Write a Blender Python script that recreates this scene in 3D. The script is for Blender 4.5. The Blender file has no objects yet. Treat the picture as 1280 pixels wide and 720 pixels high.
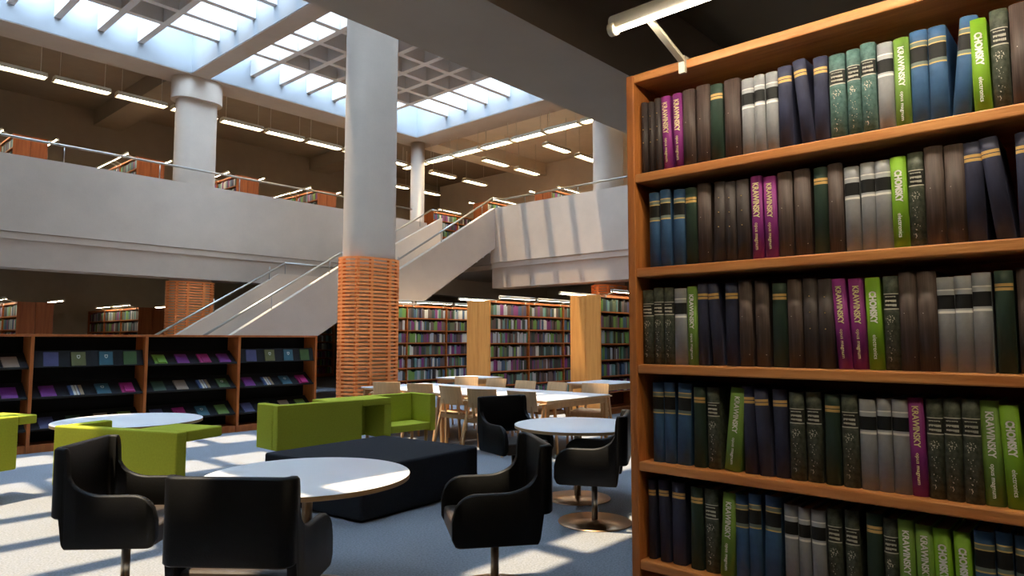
import bpy, bmesh, math, random
from mathutils import Matrix, Vector
random.seed(7)
S = bpy.context.scene
COL = S.collection
PI = math.pi
R = math.radians

# ------------------------------------------------------------------ materials
def lin(c):
    return tuple(((v / 12.92) if v <= .04045 else ((v + .055) / 1.055) ** 2.4) for v in [x / 255 for x in c])

MATS = {}
def mat(name, rgb, rough=.6, metal=0.0, spec=.5, noise=0.0, nscale=8.0, bump=0.0, bscale=60.0, stretch=(1, 1, 1), rgb2=None, coat=0.0):
    if name in MATS:
        return MATS[name]
    m = bpy.data.materials.new(name)
    m.use_nodes = True
    nt = m.node_tree
    b = nt.nodes['Principled BSDF']
    b.inputs['Roughness'].default_value = rough
    b.inputs['Metallic'].default_value = metal
    b.inputs['Specular IOR Level'].default_value = spec
    b.inputs['Coat Weight'].default_value = coat
    c = lin(rgb)
    b.inputs['Base Color'].default_value = (*c, 1)
    tc = None
    if noise or bump:
        tc = nt.nodes.new('ShaderNodeTexCoord')
        mp = nt.nodes.new('ShaderNodeMapping')
        mp.inputs['Scale'].default_value = stretch
        nt.links.new(tc.outputs['Object'], mp.inputs['Vector'])
    if noise:
        n = nt.nodes.new('ShaderNodeTexNoise')
        n.inputs['Scale'].default_value = nscale
        n.inputs['Detail'].default_value = 6
        n.inputs['Roughness'].default_value = .6
        nt.links.new(mp.outputs[0], n.inputs['Vector'])
        r = nt.nodes.new('ShaderNodeValToRGB')
        c2 = lin(rgb2) if rgb2 else tuple(v * (1 - noise) for v in c)
        c1 = c if rgb2 else tuple(min(1, v * (1 + noise * .6)) for v in c)
        r.color_ramp.elements[0].position = .32
        r.color_ramp.elements[0].color = (*c2, 1)
        r.color_ramp.elements[1].position = .68
        r.color_ramp.elements[1].color = (*c1, 1)
        nt.links.new(n.outputs['Fac'], r.inputs['Fac'])
        nt.links.new(r.outputs['Color'], b.inputs['Base Color'])
    if bump:
        n2 = nt.nodes.new('ShaderNodeTexNoise')
        n2.inputs['Scale'].default_value = bscale
        n2.inputs['Detail'].default_value = 4
        nt.links.new(mp.outputs[0], n2.inputs['Vector'])
        bp = nt.nodes.new('ShaderNodeBump')
        bp.inputs['Strength'].default_value = bump
        bp.inputs['Distance'].default_value = .01
        nt.links.new(n2.outputs['Fac'], bp.inputs['Height'])
        nt.links.new(bp.outputs['Normal'], b.inputs['Normal'])
    MATS[name] = m
    return m

def emit(name, rgb, strength):
    m = bpy.data.materials.new(name)
    m.use_nodes = True
    nt = m.node_tree
    b = nt.nodes['Principled BSDF']
    b.inputs['Base Color'].default_value = (.8, .8, .8, 1)
    b.inputs['Emission Color'].default_value = (*lin(rgb), 1)
    b.inputs['Emission Strength'].default_value = strength
    MATS[name] = m
    return m

M_CARPET = mat('carpet', (140, 143, 149), .95, spec=.1, noise=.30, nscale=70, bump=.5, bscale=220)
M_CONC = mat('concrete', (198, 183, 167), .85, spec=.2, noise=.07, nscale=1.3, bump=.15, bscale=25)
M_CONCW = mat('warm_concrete', (188, 172, 156), .85, spec=.2, noise=.07, nscale=1.5, bump=.1, bscale=25)
M_BROWNWALL = mat('brown_plaster', (172, 158, 136), .9, spec=.1, noise=.06, nscale=2)  # plaster lightened for the lower walls, their brightness put into the colour
M_CEIL = mat('gallery_plaster', (150, 134, 114), .9, spec=.1, noise=.06, nscale=2)  # darker copy of the plaster for the dimmer left gallery
M_BRIGHTPL = mat('brightened_plaster', (222, 206, 182), .9, spec=.1, noise=.05, nscale=2)  # lighter copy of the plaster, standing in for more light in the right gallery
M_WHITE = mat('white_plaster', (146, 148, 150), .8, spec=.2, noise=.03, nscale=2)
M_FIN = mat('louvre_paint', (214, 208, 202), .7, spec=.3)
M_WOODN = mat('oak_red', (196, 124, 64), .45, spec=.4, noise=.3, nscale=3.0, stretch=(9, 9, .8), bump=.3, bscale=22, rgb2=(158, 92, 42))
M_WOODH = mat('oak_red_board', (206, 144, 86), .45, spec=.4, noise=.3, nscale=3.0, stretch=(9, .8, 9), bump=.25, bscale=9, rgb2=(176, 108, 56))
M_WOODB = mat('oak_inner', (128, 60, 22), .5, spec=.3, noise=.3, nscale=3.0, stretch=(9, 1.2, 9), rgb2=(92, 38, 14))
M_OAK = mat('oak_orange', (248, 174, 92), .5, spec=.35, noise=.2, nscale=2.2, stretch=(7, 7, .6), rgb2=(232, 154, 76))
M_OAKD = mat('oak_orange_shelf', (190, 112, 56), .5, spec=.3, noise=.2, nscale=2.5, stretch=(1, 7, 7), rgb2=(160, 88, 40))
M_DISP = mat('cherry', (186, 108, 54), .45, spec=.4, noise=.25, nscale=2.5, stretch=(7, 7, .7), rgb2=(156, 84, 38))
M_CHERRY = mat('dark_cherry', (164, 92, 48), .5, spec=.3, noise=.2, nscale=2.2, stretch=(7, 7, .6), rgb2=(138, 72, 34))
M_BLACKB = mat('black_board', (14, 14, 14), .7, spec=.1)
M_SLOPE = mat('charcoal_board', (40, 41, 43), .7, spec=.15)
M_SLAT = mat('orange_slat', (250, 158, 92), .5, spec=.3, noise=.1, nscale=2, stretch=(1, 1, 30), rgb2=(242, 146, 82))
M_BEECH = mat('beech', (214, 174, 128), .5, spec=.35, noise=.12, nscale=4, stretch=(8, 1, 1))
M_BEECHL = mat('beech_leg', (200, 156, 108), .5, spec=.35, noise=.12, nscale=4, stretch=(6, 6, .6))
M_LAM = mat('white_laminate', (240, 240, 240), .35, spec=.4, noise=.02, nscale=3)
M_PLYEDGE = mat('plywood_edge', (176, 146, 108), .55, spec=.3, noise=.2, nscale=8, stretch=(1, 1, 12))
M_LEATH = mat('black_leather', (13, 12, 11), .5, spec=.22, bump=.12, bscale=160, noise=.15, nscale=30)
M_LEATHS = mat('brown_leather_seat', (62, 52, 44), .45, spec=.5, bump=.1, bscale=160, noise=.2, nscale=12)
M_STEEL = mat('brushed_steel', (176, 168, 156), .28, metal=1.0)
M_COPPER = mat('bronze_disc', (196, 160, 124), .3, metal=1.0)
M_OTT = mat('navy_felt', (40, 42, 46), .92, spec=.15, noise=.2, nscale=90, bump=.2, bscale=200)
M_GREEN = mat('green_felt', (178, 182, 58), .9, spec=.12, noise=.08, nscale=60, bump=.15, bscale=220)
M_YELL = M_GREEN
M_RAIL = mat('steel_rail', (168, 166, 160), .3, metal=1.0)
M_LAMPB = mat('lamp_enamel', (206, 198, 178), .45, spec=.4)
M_TUBE = emit('lit_tube', (255, 238, 206), 16.0)
M_TUBE2 = emit('lit_strip', (255, 240, 216), 100.0)
M_TUBE3 = emit('lit_strip_small', (255, 238, 206), 26.0)
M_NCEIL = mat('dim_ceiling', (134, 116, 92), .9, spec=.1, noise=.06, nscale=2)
M_PAGE = mat('paper', (150, 134, 104), .85, spec=.1, noise=.12, nscale=14, stretch=(1, 20, 1))
M_TREAD = mat('stair_tread', (150, 144, 138), .8)

def glass_mat():
    m = bpy.data.materials.new('clear_glazing')
    m.use_nodes = True
    nt = m.node_tree
    nt.nodes.remove(nt.nodes['Principled BSDF'])
    t = nt.nodes.new('ShaderNodeBsdfTransparent')
    t.inputs['Color'].default_value = (.95, .97, .98, 1)
    g = nt.nodes.new('ShaderNodeBsdfGlossy')
    g.inputs['Roughness'].default_value = .05
    mx = nt.nodes.new('ShaderNodeMixShader')
    mx.inputs['Fac'].default_value = .04
    nt.links.new(t.outputs[0], mx.inputs[1])
    nt.links.new(g.outputs[0], mx.inputs[2])
    nt.links.new(mx.outputs[0], nt.nodes['Material Output'].inputs['Surface'])
    return m
M_GLASS = glass_mat()

# ------------------------------------------------------------------ mesh helpers
class MB:
    def __init__(s):
        s.v = []; s.f = []; s.mi = []; s.sm = []
    def add(s, vs, fs, mi=0, smooth=False):
        o = len(s.v)
        s.v += [tuple(v) for v in vs]
        for f in fs:
            s.f.append(tuple(i + o for i in f)); s.mi.append(mi); s.sm.append(smooth)
        return s
    def box(s, x0, x1, y0, y1, z0, z1, mi=0, M=None):
        vs = [Vector(p) for p in ((x0, y0, z0), (x1, y0, z0), (x1, y1, z0), (x0, y1, z0), (x0, y0, z1), (x1, y0, z1), (x1, y1, z1), (x0, y1, z1))]
        if M: vs = [M @ v for v in vs]
        return s.add(vs, [(0, 3, 2, 1), (4, 5, 6, 7), (0, 1, 5, 4), (1, 2, 6, 5), (2, 3, 7, 6), (3, 0, 4, 7)], mi)
    def bar(s, p0, p1, w, d, mi=0, taper=1.0, up=(0, 0, 1)):
        p0 = Vector(p0); p1 = Vector(p1); z = (p1 - p0).normalized()
        x = z.cross(Vector(up))
        if x.length < 1e-4: x = z.cross(Vector((0, 1, 0)))
        x.normalize(); y = z.cross(x)
        vs = []
        for p, k in ((p0, 1), (p1, taper)):
            for a, b in ((-1, -1), (1, -1), (1, 1), (-1, 1)):
                vs.append(p + x * a * w / 2 * k + y * b * d / 2 * k)
        return s.add(vs, [(0, 3, 2, 1), (4, 5, 6, 7), (0, 1, 5, 4), (1, 2, 6, 5), (2, 3, 7, 6), (3, 0, 4, 7)], mi)
    def prism(s, poly, a, b, axis='z', mi=0):
        n = len(poly)
        def P(u, v, w):
            return {'z': (u, v, w), 'y': (u, w, v), 'x': (w, u, v)}[axis]
        vs = [P(u, v, a) for u, v in poly] + [P(u, v, b) for u, v in poly]
        fs = [tuple(range(n - 1, -1, -1)), tuple(range(n, 2 * n))]
        fs += [(i, (i + 1) % n, n + (i + 1) % n, n + i) for i in range(n)]
        return s.add(vs, fs, mi)
    def cyl(s, p0, p1, r, seg=16, mi=0, r1=None, smooth=True, cap=True):
        p0 = Vector(p0); p1 = Vector(p1); z = (p1 - p0).normalized()
        x = z.orthogonal().normalized(); y = z.cross(x)
        r1 = r if r1 is None else r1
        vs = []
        for p, rr in ((p0, r), (p1, r1)):
            for i in range(seg):
                a = 2 * PI * i / seg
                vs.append(p + x * math.cos(a) * rr + y * math.sin(a) * rr)
        s.add(vs, [(i, (i + 1) % seg, seg + (i + 1) % seg, seg + i) for i in range(seg)], mi, smooth)
        if cap:
            s.add(vs, [tuple(range(seg - 1, -1, -1)), tuple(range(seg, 2 * seg))], mi)
        return s
    def lathe(s, prof, seg=48, mi=0, c=(0, 0)):
        vs = []
        n = len(prof)
        for i in range(seg):
            a = 2 * PI * i / seg
            for r, z in prof:
                vs.append((c[0] + r * math.cos(a), c[1] + r * math.sin(a), z))
        fs = []
        for i in range(seg):
            j = (i + 1) % seg
            for k in range(n - 1):
                fs.append((i * n + k, j * n + k, j * n + k + 1, i * n + k + 1))
        return s.add(vs, fs, mi, True)
    def build(s, name, mats, parent=None, bevel=0, seg=2, angle=40, fix=True):
        me = bpy.data.meshes.new(name)
        me.from_pydata(s.v, [], s.f)
        for m in (mats if isinstance(mats, (list, tuple)) else [mats]):
            me.materials.append(m)
        me.polygons.foreach_set('material_index', s.mi)
        me.polygons.foreach_set('use_smooth', s.sm)
        if fix:
            bm = bmesh.new(); bm.from_mesh(me)
            bmesh.ops.remove_doubles(bm, verts=bm.verts, dist=1e-5) if any(s.sm) else None
            bmesh.ops.recalc_face_normals(bm, faces=bm.faces)
            bm.to_mesh(me); bm.free()
        me.update()
        o = bpy.data.objects.new(name, me)
        COL.objects.link(o)
        if parent: o.parent = parent
        if bevel:
            b = o.modifiers.new('edge', 'BEVEL')
            b.width = bevel; b.segments = seg; b.limit_method = 'ANGLE'; b.angle_limit = R(angle)
        return o

def smooth_by_angle(o, ang=35):
    me = o.data
    me.polygons.foreach_set('use_smooth', [True] * len(me.polygons))
    bm = bmesh.new(); bm.from_mesh(me)
    for e in bm.edges:
        if len(e.link_faces) == 2 and e.calc_face_angle(0) > R(ang):
            e.smooth = False
    bm.to_mesh(me); bm.free()

def tag(o, label, cat, group=None):
    o['label'] = label; o['category'] = cat
    if group: o['group'] = group
    return o
def thing(name, label, cat, loc=(0, 0, 0), rz=0, group=None):
    o = bpy.data.objects.new(name, None)
    o.empty_display_size = .1
    COL.objects.link(o)
    o.location = loc; o.rotation_euler = (0, 0, rz)
    return tag(o, label, cat, group)
def struct(name, mb, m, bevel=0, parent=None):
    o = mb.build(name, m, parent, bevel)
    if not parent: o['kind'] = 'structure'
    return o
def dup(root, loc, rz, label, group=None):
    r = root.copy(); COL.objects.link(r)
    r.location = loc; r.rotation_euler = (0, 0, rz); r['label'] = label
    if group: r['group'] = group
    for ch in list(root.children):
        c = ch.copy(); COL.objects.link(c); c.parent = r
        for g in list(ch.children):
            d = g.copy(); COL.objects.link(d); d.parent = c
    return r
ORD = ['first', 'second', 'third', 'fourth', 'fifth', 'sixth', 'seventh', 'eighth', 'ninth', 'tenth', 'eleventh', 'twelfth', 'thirteenth',
       'fourteenth', 'fifteenth', 'sixteenth', 'seventeenth', 'eighteenth', 'nineteenth', 'twentieth', 'twenty-first', 'twenty-second',
       'twenty-third', 'twenty-fourth', 'twenty-fifth', 'twenty-sixth', 'twenty-seventh', 'twenty-eighth', 'twenty-ninth', 'thirtieth',
       'thirty-first', 'thirty-second', 'thirty-third', 'thirty-fourth', 'thirty-fifth', 'thirty-sixth']

# ------------------------------------------------------------------ key levels (metres)
Y1, Y2, YB, XB = 13.89, 16.67, 17.42, 14.78     # stair parapets, left balcony face, right balcony face
ZS, ZP, ZC, ZG, ZF = 2.98, 5.38, 8.2, 8.7, 4.15  # balcony underside, parapet top, beam soffit, gallery ceiling, upper floor
X0, X1, YN, YF = -9.0, 21.7, -7.0, 24.0         # outer walls

# ------------------------------------------------------------------ the setting
struct('floor', MB().box(X0, X1, YN, YF, -.2, 0), M_CARPET)
struct('wall_back', MB().box(X0, X1, YF, YF + .3, 3.6, ZG + .4), M_CEIL)
struct('wall_back_lower', MB().box(X0, X1, YF, YF + .3, 0, 3.6), M_BROWNWALL)
struct('wall_right', MB().box(X1, X1 + .3, YN, YF + .3, ZF, ZG + .4), M_BRIGHTPL)
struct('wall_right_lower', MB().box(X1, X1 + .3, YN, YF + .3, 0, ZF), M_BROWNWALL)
struct('wall_left', MB().box(X0 - .3, X0, YN, YF + .3, 0, ZG + .4), M_CONC)
struct('wall_front', MB().box(X0, X1, YN - .3, YN, 0, ZG + .4), M_CONC)

def balcony(axis, face, outer, a, b, sgn, name, pb=None):
    """upper floor with its parapet; axis 'y' runs along X with its face at y=face"""
    def bx(mb, u0, u1, d0, d1, z0, z1):
        p, q = sorted((face + sgn * d0, face + sgn * d1))
        if axis == 'y': mb.box(u0, u1, p, q, z0, z1)
        else: mb.box(p, q, u0, u1, z0, z1)
    D = abs(outer - face)
    mb = MB(); bx(mb, a, b, .05, D, 3.56, ZF)
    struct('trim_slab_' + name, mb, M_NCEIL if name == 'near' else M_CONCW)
    mb = MB(); bx(mb, a, b, .05, .67, ZS, 3.56)
    struct('trim_edge_beam_' + name, mb, M_CONCW)
    mb = MB()
    b = pb or b
    bx(mb, a, b, .02, .2, 3.58, 3.72)
    bx(mb, a, b, 0, .2, 3.735, ZP)
    struct('wall_parapet_' + name, mb, M_CONC)
balcony('y', YB, YF, X0, X1, 1, 'left', XB + .4)
balcony('x', XB, X1, 2.9, Y1 + .16, 1, 'right')
struct('trim_landing_slab', MB().box(XB + .2, X1, Y1 + .16, YB + .05, 3.56, ZF), M_CONCW)
balcony('y', 2.75, YN, X0, X1, -1, 'near')

# ceiling over the galleries, beams round the roof openings
mb = MB()
mb.box(X0, X1, 18.36, YF, ZG, ZG + .3)
mb2 = MB().box(15.7, X1, YN, 18.36, ZG, ZG + .3)
struct('ceiling_right_gallery', mb2, M_BRIGHTPL)
mb.box(X0, 15.7, YN, 3.0, ZG, ZG + .3)
struct('ceiling', mb, M_CEIL)
OPEN = [(-6.3, .28), (.75, 7.24), (7.71, 14.70)]
struct('trim_beam_left', MB().box(X0, 15.7, 17.42, 18.36, ZC, ZG + 2.0), M_CONCW)
struct('trim_beam_right', MB().box(14.70, 15.7, YN, 17.42, ZC, ZG + 2.0), M_CONCW)
struct('trim_beam_near', MB().box(X0, 14.70, 3.0, 3.95, ZC, ZG + 2.0), M_CONCW)
struct('trim_beam_middle', MB().box(X0, 14.70, 9.98, 10.63, ZC, ZG + 2.0), M_CONCW)
SH = -.645  # unseen near roof bays shifted so their sun patches land right
for n, (a, b) in enumerate(((.28, .75), (7.24, 7.71), (X0, -6.3))):
    mb = MB(); mb.box(*((-.82, -.35) if n == 0 else (max(a + SH, X0), b + SH)), 3.95, 9.98, ZC, ZG + 2.0); mb.box(a, b, 10.63, 17.42, ZC, ZG + 2.0)
    if n == 0: mb.box(14.70 + SH, 14.70, 3.95, 9.98, ZC, ZG + 2.0)
    struct('trim_beam_cross_%d' % (n + 1), mb, M_CONCW)
# white linings of the light wells, their louvre grids and glazing
wn = 0
for (a0, b0) in OPEN:
    for (c, d) in ((3.95, 9.98), (10.63, 17.42)):
        a, b = (a0, b0) if c > 10 else (-.35 if a0 == .75 else a0 + SH, -.82 if b0 == .28 else b0 + SH)
        wn += 1
        t = .012
        mb = MB()
        mb.box(a, a + t, c, d, ZC + .02, ZG + 2.0); mb.box(b - t, b, c, d, ZC + .02, ZG + 2.0)
        mb.box(a, b, c, c + t, ZC + .02, ZG + 2.0); mb.box(a, b, d - t, d, ZC + .02, ZG + 2.0)
        struct('trim_lightwell_%d' % wn, mb, M_WHITE)
        xs = [x + (0 if c > 10 else SH) for x in ([1.68 + .865 * k for k in range(6)] if a0 == .75 else ([8.87 + .857 * k for k in range(6)] if a0 > 7 else [-5.2 + .865 * k for k in range(6)]))]
        ys = [11.55, 12.42, 13.28, 14.2, 15.09, 15.95] if c > 10 else [8.88, 8.0, 7.13, 6.25, 5.38, 4.5]
        mb = MB()
        w = .072
        for x in xs: mb.box(x - w, x + w, c + t, d - t, 8.6, 9.05)
        for y in ys: mb.box(a + t, b - t, y - w, y + w, 8.602, 9.052)
        struct('trim_louvre_grid_%d' % wn, mb, M_FIN)
        struct('ceiling_roof_panel_%d' % wn, MB().box(xs[0] - w, xs[-1] + w, ys[0 if c > 10 else -1] - w, ys[-1 if c > 10 else 0] + w, 9.06, 9.2), M_WHITE)
        struct('window_%d' % wn, MB().box(a, b, c, d, ZG + 1.96, ZG + 1.98), M_GLASS)

# gallery ceiling beams
mb = MB()
struct('trim_gallery_beam_1', MB().box(7.0, 7.8, 18.36, YF, ZC, ZG), M_CEIL)
struct('trim_gallery_beam_2', MB().box(14.7, 15.6, 18.36, YF, ZC, ZG), M_CEIL)
struct('trim_gallery_beam_3', MB().box(15.7, X1, 17.5, 18.3, ZC, ZG), M_BRIGHTPL)
struct('trim_gallery_beam_4', MB().box(15.7, X1, 9.9, 10.7, ZC, ZG), M_BRIGHTPL)
struct('trim_gallery_beam_5', MB().box(-.9, -.1, 18.36, YF, ZC, ZG), M_CEIL)

# oblong columns
def stadium(cx, cy, a, r, n=12):
    pts = []
    for i in range(n + 1):
        t = -PI / 2 + PI * i / n; pts.append((cx + (a - r) + r * math.cos(t), cy + r * math.sin(t)))
    for i in range(n + 1):
        t = PI / 2 + PI * i / n; pts.append((cx - (a - r) + r * math.cos(t), cy + r * math.sin(t)))
    return pts
def column(cx, cy, top, label, cap=False):
    t = thing('concrete_column', label, 'column', (cx, cy, 0), 0, 'oblong concrete columns')
    t['kind'] = 'structure'
    mb = MB().prism(stadium(0, 0, .52, .29), 0, top)
    o = mb.build('shaft', M_CONC, t); smooth_by_angle(o)
    if cap:
        o = MB().prism(stadium(0, 0, .64, .41), top - .56, top - .002).build('capital', M_CONC, t); smooth_by_angle(o)
    mb = MB()
    z = .02; k = 0
    while z < 2.93:
        po, pi = stadium(0, 0, .595, .365, 12), stadium(0, 0, .577, .347, 12)
        q = len(po)
        vs = [(x, y, zz) for zz in (z, z + .042) for p in (po, pi) for x, y in p]
        fs = []
        for i in range(q):
            j = (i + 1) % q
            fs += [(i, j, 2 * q + j, 2 * q + i), (q + j, q + i, 3 * q + i, 3 * q + j), (2 * q + i, 2 * q + j, 3 * q + j, 3 * q + i), (j, i, q + i, q + j)]
        mb.add(vs, fs); z += .0665; k += 1
    # upright battens that carry the slats
    for (x, y) in ((-.2, -.332), (.2, -.332), (.44, -.25), (-.44, -.25), (-.2, .332), (.2, .332), (.44, .25), (-.44, .25), (.562, 0), (-.562, 0)):
        mb.box(x - .03, x + .03, y - .03, y + .03, .0, 2.9)
    o = mb.build('slat_cladding', M_SLAT, t)
    return t
column(7.6, 10.31, ZC, 'oblong concrete column wrapped in orange slats, beside the green sofa in the open hall')
column(7.6, 17.9, ZC, 'oblong concrete column with a wide rounded capital rising through the left balcony', True)
column(15.76, 10.5, ZC, 'oblong concrete column behind the right balcony, orange slats just above the far bookcase')
t = thing('round_column', 'slim round white column at the corner where the two balconies meet', 'column', (15.15, 17.9, 0)); t['kind'] = 'structure'
o = MB().cyl((0, 0, 0), (0, 0, ZC), .24, 32).build('shaft', M_CONC, t)

# stair: two flights with a landing, between two parapets
SL = .605
def para_poly(top_dx=0):
    return [(6.0, 0), (5.3, 0), (5.3, .62), (9.41, 3.2), (11.1, 3.2), (XB + top_dx, 3.2 + (XB - 11.1) * .592 + top_dx * .2),
            (XB + top_dx, 1.9 + (XB - 11.1) * .617 + top_dx * .3), (11.1, 1.9), (9.41, 1.9), (6.35, 0)]
t = thing('staircase', 'concrete staircase of two flights climbing to the balcony behind the slatted column', 'staircase', (5.3, Y1, 0))
t['kind'] = 'structure'
off = Matrix.Translation((-5.3, -Y1, 0))
def shifted(poly): return [(x - 5.3, z) for x, z in poly]
def tri(mb, poly, a, b):
    mb.prism(shifted(poly), a, b, 'y')
mb = MB(); tri(mb, para_poly(), 0, .16); mb.build('near_parapet', M_CONC, t)
pp = para_poly(.42)
mb = MB(); tri(mb, pp, Y2 - Y1, Y2 - Y1 + .16); mb.build('far_parapet', M_CONC, t)
mb = MB()
n = 14
for i in range(n):
    x = 5.75 + (9.41 - 5.75) * i / n; z = 2.25 * (i + 1) / n
    mb.box(x - 5.3, x + (9.41 - 5.75) / n - 5.3, .16, Y2 - Y1, max(0, z - .35), z)
mb.box(9.41 - 5.3, 11.45 - 5.3, .16, Y2 - Y1, 1.95, 2.25)
n = 12
for i in range(n):
    x = 11.45 + (14.75 - 11.45) * i / n; z = 2.25 + (ZF - 2.25) * (i + 1) / n
    mb.box(x - 5.3, x + (14.75 - 11.45) / n - 5.3, .16, Y2 - Y1, z - .13, z)
mb.box(14.75 - 5.3, XB + .2 - 5.3, .16, Y2 - Y1, 3.7, ZF)
mb.build('flight', M_TREAD, t)
for nm, yy, ex in (('near_handrail', .08, 0), ('far_handrail', Y2 - Y1 + .08, .4)):
    mb = MB()
    pts = [(5.3, .95), (9.45, 3.52), (11.08, 3.44), (14.75, 5.68 - ex * .1), (15.4 + ex, 5.72)] if not ex else [(5.3, .92), (9.6, 3.5), (11.1, 3.5), (14.78, 5.68), (15.3, 5.72)]
    for p, q in zip(pts, pts[1:]):
        mb.cyl((p[0] - 5.3, yy, p[1]), (q[0] - 5.3, yy, q[1]), .026, 10)
    for x in (6.2, 7.7, 9.15, 9.6, 11.2, 12.7, 14.3):
        zt = 3.2 if 9.41 <= x <= 11.1 else (.62 + (x - 5.3) * .628 if x < 9.41 else 3.2 + (x - 11.1) * .592)
        mb.cyl((x - 5.3, yy, zt - .02), (x - 5.3, yy, zt + .33), .013, 8)
    mb.build(nm, M_RAIL, t)

# balcony handrails
def rail(label, p0, p1, z, posts):
    t = thing('balcony_rail', label, 'handrail', (p0[0], p0[1], ZP))
    d = Vector((p1[0] - p0[0], p1[1] - p0[1], 0))
    MB().cyl((0, 0, z - ZP), (d.x, d.y, z - ZP), .028, 10).build('rail', M_RAIL, t)
    for k in posts:
        q = d.normalized() * k
        MB().cyl((q.x, q.y, 0), (q.x, q.y, z - ZP), .014, 8).build('post', M_RAIL, t)
rail('grey steel handrail on posts along the left balcony parapet', (-4.0, YB + .1), (14.6, YB + .1), 5.78, [.4 + 2.04 * k for k in range(9)])
rail('grey steel handrail on posts along the right balcony parapet', (XB + .1, 13.7), (XB + .1, 4.0), 5.62, [.9 + 1.9 * k for k in range(5)])

# ------------------------------------------------------------------ pendant strip lights in the galleries
def strip_light(label, group, loc, rz, L=1.2):
    t = thing('pendant_light', label, 'ceiling light', loc, rz, group)
    mb = MB().prism([(-.15, 0), (-.09, .12), (.09, .12), (.15, 0), (.135, 0), (.08, .105), (-.08, .105), (-.135, 0)], 0, L, 'x')
    mb.box(0, .012, -.12, .12, 0, .1); mb.box(L - .012, L, -.12, .12, 0, .1)
    mb.build('reflector', M_LAMPB, t)
    MB().cyl((.03, 0, .035), (L - .03, 0, .035), .035, 8).build('tube', M_TUBE, t)
    for x in (.12, L - .12):
        MB().cyl((x, 0, .12), (x, 0, ZG - loc[2]), .008, 6).build('rod', M_LAMPB, t)
    return t
ZL = 7.56
L0 = None
for k in range(10):
    lb = 'hanging strip light, %s from the left in the row along the left balcony' % ORD[k]
    loc = (1.86 + 1.35 * k, 18.62, ZL)
    if not L0: L0 = strip_light(lb, 'strip lights along the left balcony', loc, 0)
    else: dup(L0, loc, 0, lb)
for k in range(7):
    dup(L0, (15.52, 10.0 + 1.31 * k, ZL), PI / 2, 'hanging strip light, %s from the right in the row along the right balcony' % ORD[k], 'strip lights along the right balcony')
for j, y in enumerate((13.35, 16.05, 18.75, 21.5)):
    for i, x in enumerate((16.5, 18.2)):
        dup(L0, (x, y, ZL), 0, 'hanging strip light crossing the right gallery, %s row from the front, %s one' % (ORD[j], ('inner', 'outer')[1 - i] if False else ('balcony-side', 'wall-side')[i]), 'strip lights crossing the right gallery')

for j, y in enumerate((7.95, 10.65)):  # further rows, mostly hidden, added to brighten the right gallery
    for i, x in enumerate((16.5, 18.2)):
        dup(L0, (x, y, ZL), 0, 'added fill strip light crossing the right gallery, nearer the front, %s %s' % (('foremost', 'second')[j], ('balcony-side', 'wall-side')[i]), 'strip lights crossing the right gallery')
# added out-of-view strips over the aisle, fill light for the near bookcase
AISLE_FILL = None
for k in range(2):
    lb = 'added out-of-view fill light over the aisle before the near bookcase, %s' % ('hall end', 'inner end')[k]
    loc = (.75, .95 - 1.35 * k, 3.2)
    if AISLE_FILL is None:
        AISLE_FILL = thing('pendant_light', lb, 'ceiling light', loc, -PI / 2, 'added fill lights over the near aisle')
        for ch in L0.children:
            if ch.name.startswith('rod'): continue
            c = ch.copy(); COL.objects.link(c); c.parent = AISLE_FILL
        for x in (.12, 1.08): MB().cyl((x, 0, .12), (x, 0, .36), .008, 6).build('rod', M_LAMPB, AISLE_FILL)
    else: dup(AISLE_FILL, loc, -PI / 2, lb)
# ------------------------------------------------------------------ bookcases
BAY, ROW, BT = 1.34, .3125, .026
BOOKC = [mat('cloth_%d' % i, c, .7, spec=.25) for i, c in enumerate([(130, 66, 118), (112, 148, 76), (66, 80, 72), (172, 176, 180), (106, 90, 84), (76, 98, 124), (112, 148, 144), (88, 84, 106), (210, 208, 198), (102, 110, 84), (70, 64, 62), (88, 130, 104)])]
CNAME = ['purple', 'bright green', 'dark green', 'grey', 'brown', 'blue', 'teal', 'slate violet', 'cream', 'olive', 'dark brown', 'sea green']
CW = [10, 7, 12, 13, 14, 8, 7, 6, 6, 6, 8, 4]

def bookcase(label, group, loc, rz, nb, depth, double, em=None):
    em = em or M_OAK
    t = thing('bookcase', label, 'bookcase', loc, rz, group)
    Lg = nb * BAY + .03; H = 2.32
    for x in (0, Lg):
        h = depth / 2
        MB().box(x - .015, x + .015, 0, h - .003, 0, H).box(x - .015, x + .015, h + .003, depth, 0, H).build('end_panel', em, t, .003)
    for k in range(1, nb):
        MB().box(k * BAY - .012, k * BAY + .012, .003, depth - .003, .1, H - .03).build('divider', M_OAKD, t)
    MB().box(.015, Lg - .015, 0, depth, H - .045, H).build('top_board', M_OAKD, t)
    MB().box(.015, Lg - .015, .02, depth - .02, 0, .1).build('plinth', M_OAKD, t)
    v = depth / 2 if double else depth - .015
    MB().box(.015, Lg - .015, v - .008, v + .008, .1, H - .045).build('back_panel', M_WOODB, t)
    for r in range(7):
        for k in range(nb):
            for (a, b) in (((.004, v - .008), (v + .008, depth - .004)) if double else ((.004, v - .008),)):
                if double and a > .1 and r % 7 and k > 0 and False: continue
                MB().box(k * BAY + .013, (k + 1) * BAY - .013, a, b, .1 + r * ROW, .1 + r * ROW + BT).build('shelf', M_OAKD, t)
    return t, Lg

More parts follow.
